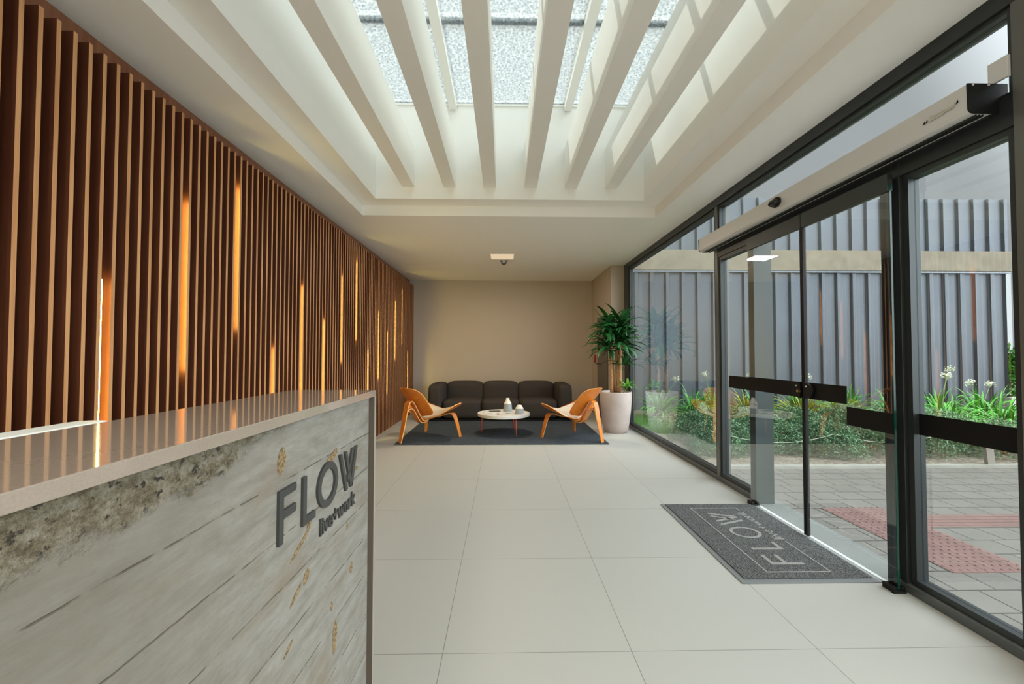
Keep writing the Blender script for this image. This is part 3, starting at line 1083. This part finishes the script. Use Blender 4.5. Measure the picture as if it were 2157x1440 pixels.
RZ = .0105
ch = make_chair()
def place(c, A, mid, head):
    d = Vector((math.cos(head), math.sin(head), 0))
    # A is the rear foot at local x -.53
    p = Vector((A[0], A[1], 0)) + d * .53
    c.location = (p.x, p.y, RZ)
    c.rotation_euler = (0, 0, head)
place(ch, (-1.425, 5.925), None, math.radians(53))
tag(ch, 'amber plywood shell chair with cream seat pad on the left of the rug', 'chair', 'three-legged plywood lounge chairs')
c2 = copy_tree(ch)
place(c2, (1.375, 5.92), None, math.radians(131))
tag(c2, 'amber plywood shell chair with cream seat pad beside the big planter', 'chair', 'three-legged plywood lounge chairs')

# ---- potted dracaena
PX, PY = 1.79, 6.80
pp = empty('planter', (PX, PY, 0), label='tall tapered pale grey planter by the glass front', cat='planter')
mb = MB()
mb.lathe([(.175, 0), (.185, .004), (.205, .12), (.232, .32), (.247, .50), (.250, .62), (.248, .64), (.236, .64), (.234, .60)], seg=56)
mb.build('pot', M['pot'], pp, smooth=True)
mb = MB()
mb.lathe([(.233, .55), (.233, .605), (.12, .615), (.02, .62)], seg=32)
mb.build('soil', M['soil'], pp)
dr = empty('dracaena_plant', (PX, PY, .615), label='tall dracaena with bare canes and drooping dark green leaves in the planter', cat='plant')
def leafmesh(mb, base, az, el, L_, w, droop, twist=0):
    d = Vector((math.cos(az) * math.cos(el), math.sin(az) * math.cos(el), math.sin(el)))
    sd = Vector((-math.sin(az), math.cos(az), 0))
    sd = (sd * math.cos(twist) + d.cross(sd) * math.sin(twist)).normalized()
    p = Vector(base)
    n_ = 8
    vs, fs = [], []
    vel = d.copy()
    for i in range(n_ + 1):
        t = i / n_
        ww = w * (math.sin(PI * min(1, t * .92 + .08)) ** .7) * (1 - .15 * t)
        if i == n_: ww = .001
        nn = sd.cross(vel).normalized()
        vs += [p - sd * ww / 2 + nn * ww * .12, p - nn * ww * .06, p + sd * ww / 2 + nn * ww * .12]
        p = p + vel * (L_ / n_)
        vel = (vel + Vector((0, 0, -droop / n_ * (.4 + 1.4 * t)))).normalized()
    for i in range(n_):
        for k in range(2):
            fs.append((i * 3 + k, i * 3 + k + 1, i * 3 + k + 4, i * 3 + k + 3))
    mb.add(vs, fs)
rnd = random.Random(5)
canes = [((-.07, -.02), (-.085, -.05), .74), ((.02, .02), (.03, .0), .86), ((.055, -.05), (.07, -.06), .80), ((.0, .07), (-.05, .10), .98), ((-.03, -.07), (-.02, -.10), .62)]
for (a, c_, h) in canes[:4]:
    mb = MB()
    mb.tube([(a[0] + (c_[0] - a[0]) * t + rnd.uniform(-.004, .004), a[1] + (c_[1] - a[1]) * t, h * t) for t in [i / 9 for i in range(10)]], [.026 + rnd.uniform(-.002, .002) for _ in range(10)], 10)
    mb.build('cane', M['bark'], dr, smooth=True)
crowns = [((-.12, -.06, .80), 26, .40), ((.03, 0, .93), 28, .42), ((.09, -.07, .86), 24, .42), ((-.05, .10, 1.10), 28, .40), ((-.16, .0, 1.06), 18, .36), ((.10, .02, 1.13), 26, .38)]
for (cpt, nl, LL) in crowns:
    mb = MB()
    mb.tube([(cpt[0] * .8, cpt[1] * .8, cpt[2] - .25), cpt], [.014, .012], 8)
    for i in range(nl):
        t = i / nl
        az = i * 2.399 + rnd.uniform(-.3, .3)
        el = -.05 + 1.2 * t ** 1.2 + rnd.uniform(-.1, .15)
        b0 = (cpt[0], cpt[1], cpt[2] - .12 + .14 * t)
        leafmesh(mb, b0, az, el, LL * 1.18 * rnd.uniform(.75, 1.15) * (1 - .2 * t), rnd.uniform(.062, .085), rnd.uniform(1.2, 2.2) * (1 - .35 * t), rnd.uniform(-.35, .35))
    mb.build('leaf_crown', M['leaf'], dr, smooth=True)
for (cpt, nl, LL, mt2) in [((.135, -.05, .44), 12, .38, 'leaf'), ((.15, -.13, .10), 12, .20, 'leaf_pale'), ((-.02, -.12, .46), 5, .16, 'leaf')]:
    mb = MB()
    mb.tube([(cpt[0] * .6, cpt[1] * .6, max(0.0, cpt[2] - .12)), cpt], [.007, .006], 6)
    for i in range(nl):
        leafmesh(mb, cpt, i * 2.399, .25 + 1.0 * i / nl, LL * rnd.uniform(.8, 1.1), .045, 1.6, rnd.uniform(-.3, .3))
    mb.build('side_shoot', M[mt2], dr, smooth=True)

# red call point, dark door panel on the return wall
cp = box('fire_call_point', (1.858, 1.8845, 8.66, 8.78, 1.06, 1.22), M['red'], bevel=.006, label='small red fire call point on the return wall behind the plant', cat='alarm')
dd = empty('door_3', (1.885, 8.1, 0), kind='structure')
rel(box('door_leaf', (1.872, 1.8845, 7.66, 8.50, 0.002, 1.95), M['dark_door'], dd, bevel=.002))
mb = MB()
mb.tube([(1.87, 8.42, 1.04), (1.83, 8.42, 1.04), (1.83, 8.33, 1.04)], .007, 8)
rel(mb.build('door_handle', M['black'], dd))

# ------------------------------------------------------------------ outside
box('ground', (2.25, 22, -6, 24, -.14, -.012), M['paver'], **S)
M['paver2'] = M['paver']
box('entry_slab', (2.25, 2.33, -4, 4.64, -.012, .0), M['concrete_slab'], **S)
box('entry_threshold', (2.106, 2.25, 2.262, 3.62, .0, .004), M['concrete_slab'], **S)
# red tactile paving
M['red_paver'] = brickmat('red_tactile', (140, 108, 100), (134, 102, 95), (96, 78, 72), .2, .2, .003, off=0, loc=(.01, .03, 0))
tp = empty('tactile_paving', (2.83, 2.95, -.012), label='red tactile paving with dots and a ribbed strip outside the doors', cat='paving')
mb = MB()
mb.box(2.585, 3.085, 2.435, 3.46, -.012, -.008)
for i in range(20):
    for j in range(41):
        x, y = 2.585 + .0125 + .025 * i, 2.435 + .0125 + .025 * j
        if i % 2 or j % 2: continue
        mb.lathe([(.011, -.008), (.007, -.004)], c=(x + .012, y + .012, 0), seg=7)
rel(mb.build('dotted_field', M['red_paver'], tp))
rel(box('ribbed_strip', (3.085, 9.5, 3.07, 3.30, -.012, -.008), M['red_paver'], tp))
mb = MB()
for j in range(4):
    mb.box(3.10, 9.48, 3.09 + .052 * j, 3.115 + .052 * j, -.008, -.004)
rel(mb.build('raised_ribs', M['red_paver'], tp))
box('garden_curb', (2.30, 7.4, 4.63, 4.70, -.012, .02), M['curb'], label='low concrete kerb along the front of the planting bed', cat='kerb')
box('garden_bed', (2.30, 16, 4.70, 9.18, -.012, .012), M['mulch'], **S)
tag(bpy.data.objects['garden_bed'], None, None)

# corrugated facade
def corr(name, x0, x1, z0, z1, y):
    mb = MB()
    per = .345
    prof = [(0, 0), (.20, 0), (.225, -.05), (.30, -.05), (.325, 0), (.345, 0)]
    vs = []
    x = x0
    pts = []
    while x < x1:
        for px, py in prof[:-1]:
            if x + px <= x1: pts.append((x + px, y + py))
        x += per
    n_ = len(pts)
    vs = [(a, c, z0) for a, c in pts] + [(a, c, z1) for a, c in pts] + [(a, y + .08, z0) for a, c in pts] + [(a, y + .08, z1) for a, c in pts]
    fs = []
    for i in range(n_ - 1):
        fs += [(i, i + 1, n_ + i + 1, n_ + i), (2 * n_ + i, 3 * n_ + i, 3 * n_ + i + 1, 2 * n_ + i + 1), (n_ + i, n_ + i + 1, 3 * n_ + i + 1, 3 * n_ + i), (i, 2 * n_ + i, 2 * n_ + i + 1, i + 1)]
    fs += [(0, n_, 3 * n_, 2 * n_), (n_ - 1, 3 * n_ - 1, 4 * n_ - 1, 2 * n_ - 1)]
    mb.add(vs, fs)
    return mb.build(name, M['corr'])
fa = empty('neighbouring_facade', (6.7, 9.25, 0), label='blue-grey corrugated metal facade with a concrete band beyond the garden', cat='building')
for nm, z0, z1, x1 in (('lower_cladding', 0, 3.03, 11.15), ('upper_cladding', 3.497, 4.69, 11.45)):
    o = corr(nm, 2.28, x1, z0, z1, 9.25)
    o.parent = fa
    rel(o)
rel(box('concrete_band', (2.28, 11.22, 9.12, 9.5, 3.06, 3.497), M['cband'], fa))
rel(box('flashing', (2.28, 11.2, 9.16, 9.5, 3.02, 3.06), M['flash'], fa))
rel(box('inner_core', (2.28, 11.1, 9.34, 12, 0, 4.55), M['ext'], fa))
# own building: wall beyond the glass line and an added unseen parapet to keep sun off the garden
box('wall_outer', (2.14, 2.28, 7.43, 9.6, 0, 3.1), M['ext'], **S)
box('wall_shade_parapet', (1.72, 2.30, YN - .2, 9.6, 3.03, 4.1), M['ext'], **S)

# planting
def shrub(name, x, y, r, h, n_, seed, mt_name, label, group, ls=.018):
    rn = random.Random(seed)
    mb = MB()
    for i in range(n_):
        th = rn.uniform(0, 2 * PI)
        cz = rn.random() ** .6
        rr = (1 - cz ** 2.2) ** .5 * r * rn.uniform(.72, 1.08)
        lump = 1 + .16 * math.sin(th * 3 + seed) + .10 * math.sin(th * 7 + seed * 2)
        p = Vector((x + rr * lump * math.cos(th), y + rr * lump * math.sin(th), .0 + h * cz * rn.uniform(.82, 1.05) * (1 + .08 * math.sin(th * 4 + seed))))
        a = Vector((rn.uniform(-1, 1), rn.uniform(-1, 1), rn.uniform(-.3, 1))).normalized()
        b_ = a.cross(Vector((rn.uniform(-1, 1), rn.uniform(-1, 1), rn.uniform(-1, 1)))).normalized()
        l, w_ = ls * rn.uniform(1.0, 2.2), ls * .42
        mb.add([p, p + a * l * .5 + b_ * w_, p + a * l, p + a * l * .5 - b_ * w_], [(0, 1, 2, 3)])
    rt_ = empty(name, (x, y, .012), label=label, cat='shrub', group=group)
    o = mb.build('foliage', M[mt_name], rt_)
    o.location = -Vector(rt_.location)
    mb = MB()
    for i in range(7):
        th = i * .9 + seed
        mb.tube([(0, 0, 0), (r * .4 * math.cos(th), r * .4 * math.sin(th), h * .4), (r * .7 * math.cos(th), r * .7 * math.sin(th), h * .62)], [.008, .005, .003], 5)
    mb.build('stems', M['bark'], rt_)
    return rt_
row = [(2.72, 5.35, .36, .34), (3.35, 5.5, .40, .38), (3.95, 5.25, .36, .36), (4.05, 5.85, .42, .42), (4.75, 5.45, .47, .46), (5.35, 5.35, .38, .40), (5.95, 5.75, .42, .40), (6.15, 5.15, .42, .36), (2.9, 6.1, .40, .38), (3.6, 6.45, .42, .36), (5.1, 6.3, .42, .40)]
desc = ['front row, partly behind the far mullion', 'front row, behind the far door jamb', 'front row, just right of where the doors meet', 'second row, behind the line where the doors meet', 'largest, seen through the right door leaf',
        'front row, just right of the near mullion', 'second row, seen through the nearest pane', 'front row, rightmost in the bed', 'second row, leftmost, next to the lawn patch', 'second row, left of the far door jamb', 'second row, just left of the largest one']
for i, (x, y, r, h) in enumerate(row):
    shrub('lavender_shrub', x, y, r * 1.12, h * 1.12, 9000, i + 3, 'shrub', 'rounded grey-green shrub in the bed, ' + desc[i], 'grey-green shrubs in the bed')

def strap(name, x, y, seed, mt_name, label, n_=70, L_=.70, flowers=()):
    rn = random.Random(seed)
    rt_ = empty(name, (x, y, .012), label=label, cat='plant', group='strap-leaved plants along the facade')
    mb = MB()
    for i in range(n_):
        az = rn.uniform(0, 2 * PI)
        el = rn.uniform(.55, 1.45)
        leafmesh(mb, (rn.uniform(-.06, .06), rn.uniform(-.06, .06), 0), az, el, L_ * rn.uniform(.7, 1.1), rn.uniform(.030, .046), rn.uniform(1.4, 2.8), rn.uniform(-.3, .3))
    mb.build('strap_leaves', M[mt_name], rt_)
    for (tx, ty, tz) in flowers:
        mb = MB()
        st = spline([(0, 0, .1), (tx * .4, ty * .4, tz * .55), (tx, ty, tz)], 4)
        mb.tube(st, .006, 6)
        sk_ = mb.build('flower_stalk', M['stalk'], rt_)
        mb = MB()
        for k in range(60):
            d = Vector((rn.uniform(-1, 1), rn.uniform(-1, 1), rn.uniform(-.4, 1))).normalized()
            c_ = Vector((tx, ty, tz)) + d * rn.uniform(.04, .085)
            a = d.orthogonal().normalized() * .013
            bb = d.cross(a)
            mb.add([c_ - a, c_ + bb, c_ + a, c_ - bb], [(0, 1, 2, 3)])
            if k % 2 == 0: mb.tube([(tx, ty, tz), c_], .0012, 3)
        mb.build('flower_head', M['flower'], sk_)
    return rt_
ag = [(3.05, 8.3, 'agap', [(.35, .05, .72)]), (3.55, 7.9, 'agap', []), (4.05, 8.2, 'agap', [(-.15, 0, .82)]), (4.35, 7.6, 'agap_yellow', []), (4.75, 7.95, 'agap', [(-.1, 0, .82)]), (5.15, 7.3, 'agap_yellow', [(.1, 0, .84)]),
      (5.5, 7.9, 'agap', []), (5.95, 7.5, 'agap', []), (6.45, 7.9, 'agap', []), (6.6, 7.2, 'agap', [(.05, 0, .80)]), (7.15, 7.6, 'agap', []), (7.3, 7.0, 'agap', [(.1, 0, .86)]), (7.75, 7.5, 'agap', [(.25, 0, .95)]),
      (8.3, 7.3, 'agap', [(-.15, 0, .72), (.2, 0, .70)]), (8.8, 7.6, 'agap', []), (7.9, 6.6, 'agap', []), (6.9, 6.5, 'agap', [])]
for i, (x, y, mtn, fl) in enumerate(ag):
    tone = 'yellowing' if mtn != 'agap' else 'green'
    strap('agapanthus', x, y, 40 + i, mtn, '%s strap-leaved plant by the corrugated facade, %s from the left of its row%s' % (tone, ['first', 'second', 'third', 'fourth', 'fifth', 'sixth', 'seventh', 'eighth', 'ninth', 'tenth', 'eleventh', 'twelfth', 'thirteenth', 'fourteenth', 'fifteenth', 'sixteenth', 'seventeenth', 'eighteenth', 'nineteenth'][sorted(range(len(ag)), key=lambda k: ag[k][0] / ag[k][1]).index(i)], ', in flower' if fl else ''), flowers=fl)
# pale ground cover between shrubs and strap plants, and the lawn patch
mb = MB()
rn = random.Random(99)
for i in range(16000):
    x, y = rn.uniform(2.6, 9.0), rn.uniform(6.2, 8.2)
    p = Vector((x, y, rn.uniform(.01, .16)))
    a = Vector((rn.uniform(-1, 1), rn.uniform(-1, 1), rn.uniform(0, 1))).normalized() * .03
    b_ = a.cross(Vector((0, 0, 1))).normalized() * .009
    mb.add([p, p + a * .5 + b_, p + a, p + a * .5 - b_], [(0, 1, 2, 3)], rn.choice((0, 0, 1)))
tag(mb.build('ground_cover', [plain('pale_cover_leaf', (168, 176, 124), .7), M['shrub']]), 'low pale creeping ground cover between the shrubs', 'ground cover', kind='stuff')
mb = MB()
for i in range(9000):
    a0 = rn.uniform(0, 2 * PI)
    q_ = math.sqrt(rn.random())
    x, y = 2.62 + .34 * q_ * math.cos(a0), 7.3 + 1.0 * q_ * math.sin(a0)
    hh = rn.uniform(.03, .09)
    a1 = rn.uniform(0, 2 * PI)
    mb.add([(x - .003 * math.cos(a1), y - .003 * math.sin(a1), .01), (x + .003 * math.cos(a1), y + .003 * math.sin(a1), .01), (x + rn.uniform(-.02, .02), y + rn.uniform(-.02, .02), hh)], [(0, 1, 2)])
tag(mb.build('grass', M['grass']), 'small patch of bright green lawn right outside the far glass pane', 'grass', kind='stuff')

# string fence through the shrubs
sf = empty('string_fence', (5, 5.0, 0), label='sagging white string on low stakes in front of the shrubs', cat='fence')
sx = [2.6, 3.9, 5.2, 6.4]
mb = MB()
pts = []
for i in range(3):
    for k in range(8):
        t = k / 8
        pts.append((sx[i] + (sx[i + 1] - sx[i]) * t, 4.98, .30 - .10 * 4 * t * (1 - t)))
pts.append((6.4, 4.98, .30))
mb.tube(pts, .0025, 5)
rel(mb.build('string', M['flower'], sf))
for x in sx:
    mb = MB()
    mb.tube([(x, 4.98, 0), (x, 4.98, .31)], .005, 6)
    rel(mb.build('stake', M['stalk'], sf))
mb = MB()
mb.prism([(0, 0), (.085, 0), (.05, .30), (-.03, .30)], lambda a, c, t: (a, t, c), 0, .04)
o = mb.build('wooden_stake', plain('weathered_wood', (146, 140, 128), .8))
o.location = (5.38, 4.66, .0)
tag(o, 'flat weathered wooden stake leaning at the right end of the bed', 'stake')

# far right background sliver
fb = empty('distant_building', (14, 16, 0), label='pale far building with white louvres at the right edge', cat='building')
rel(box('wall', (12.2, 22, 18, 19, 0, 5.6), plain('pale_wall', (196, 200, 200), .8), fb))
for i in range(6):
    rel(box('louvre', (11.3, 13, 11.0, 11.08, 3.20 + .11 * i, 3.25 + .11 * i), M['table'], fb))
box('white_pole', (12.05, 12.15, 10.3, 10.4, 0, 2.5), M['table'], label='thin white pole beyond the end of the corrugated facade', cat='pole')
shrub('hedge', 12.9, 10.6, .75, 1.25, 5000, 77, 'agap', 'tall grassy green hedge past the end of the facade', 'plants past the facade', .07)
box('planter_wall', (9.6, 16, 7.9, 8.0, 0, .42), plain('white_low_wall', (206, 204, 196), .7), label='low white wall at the right end of the garden', cat='wall')
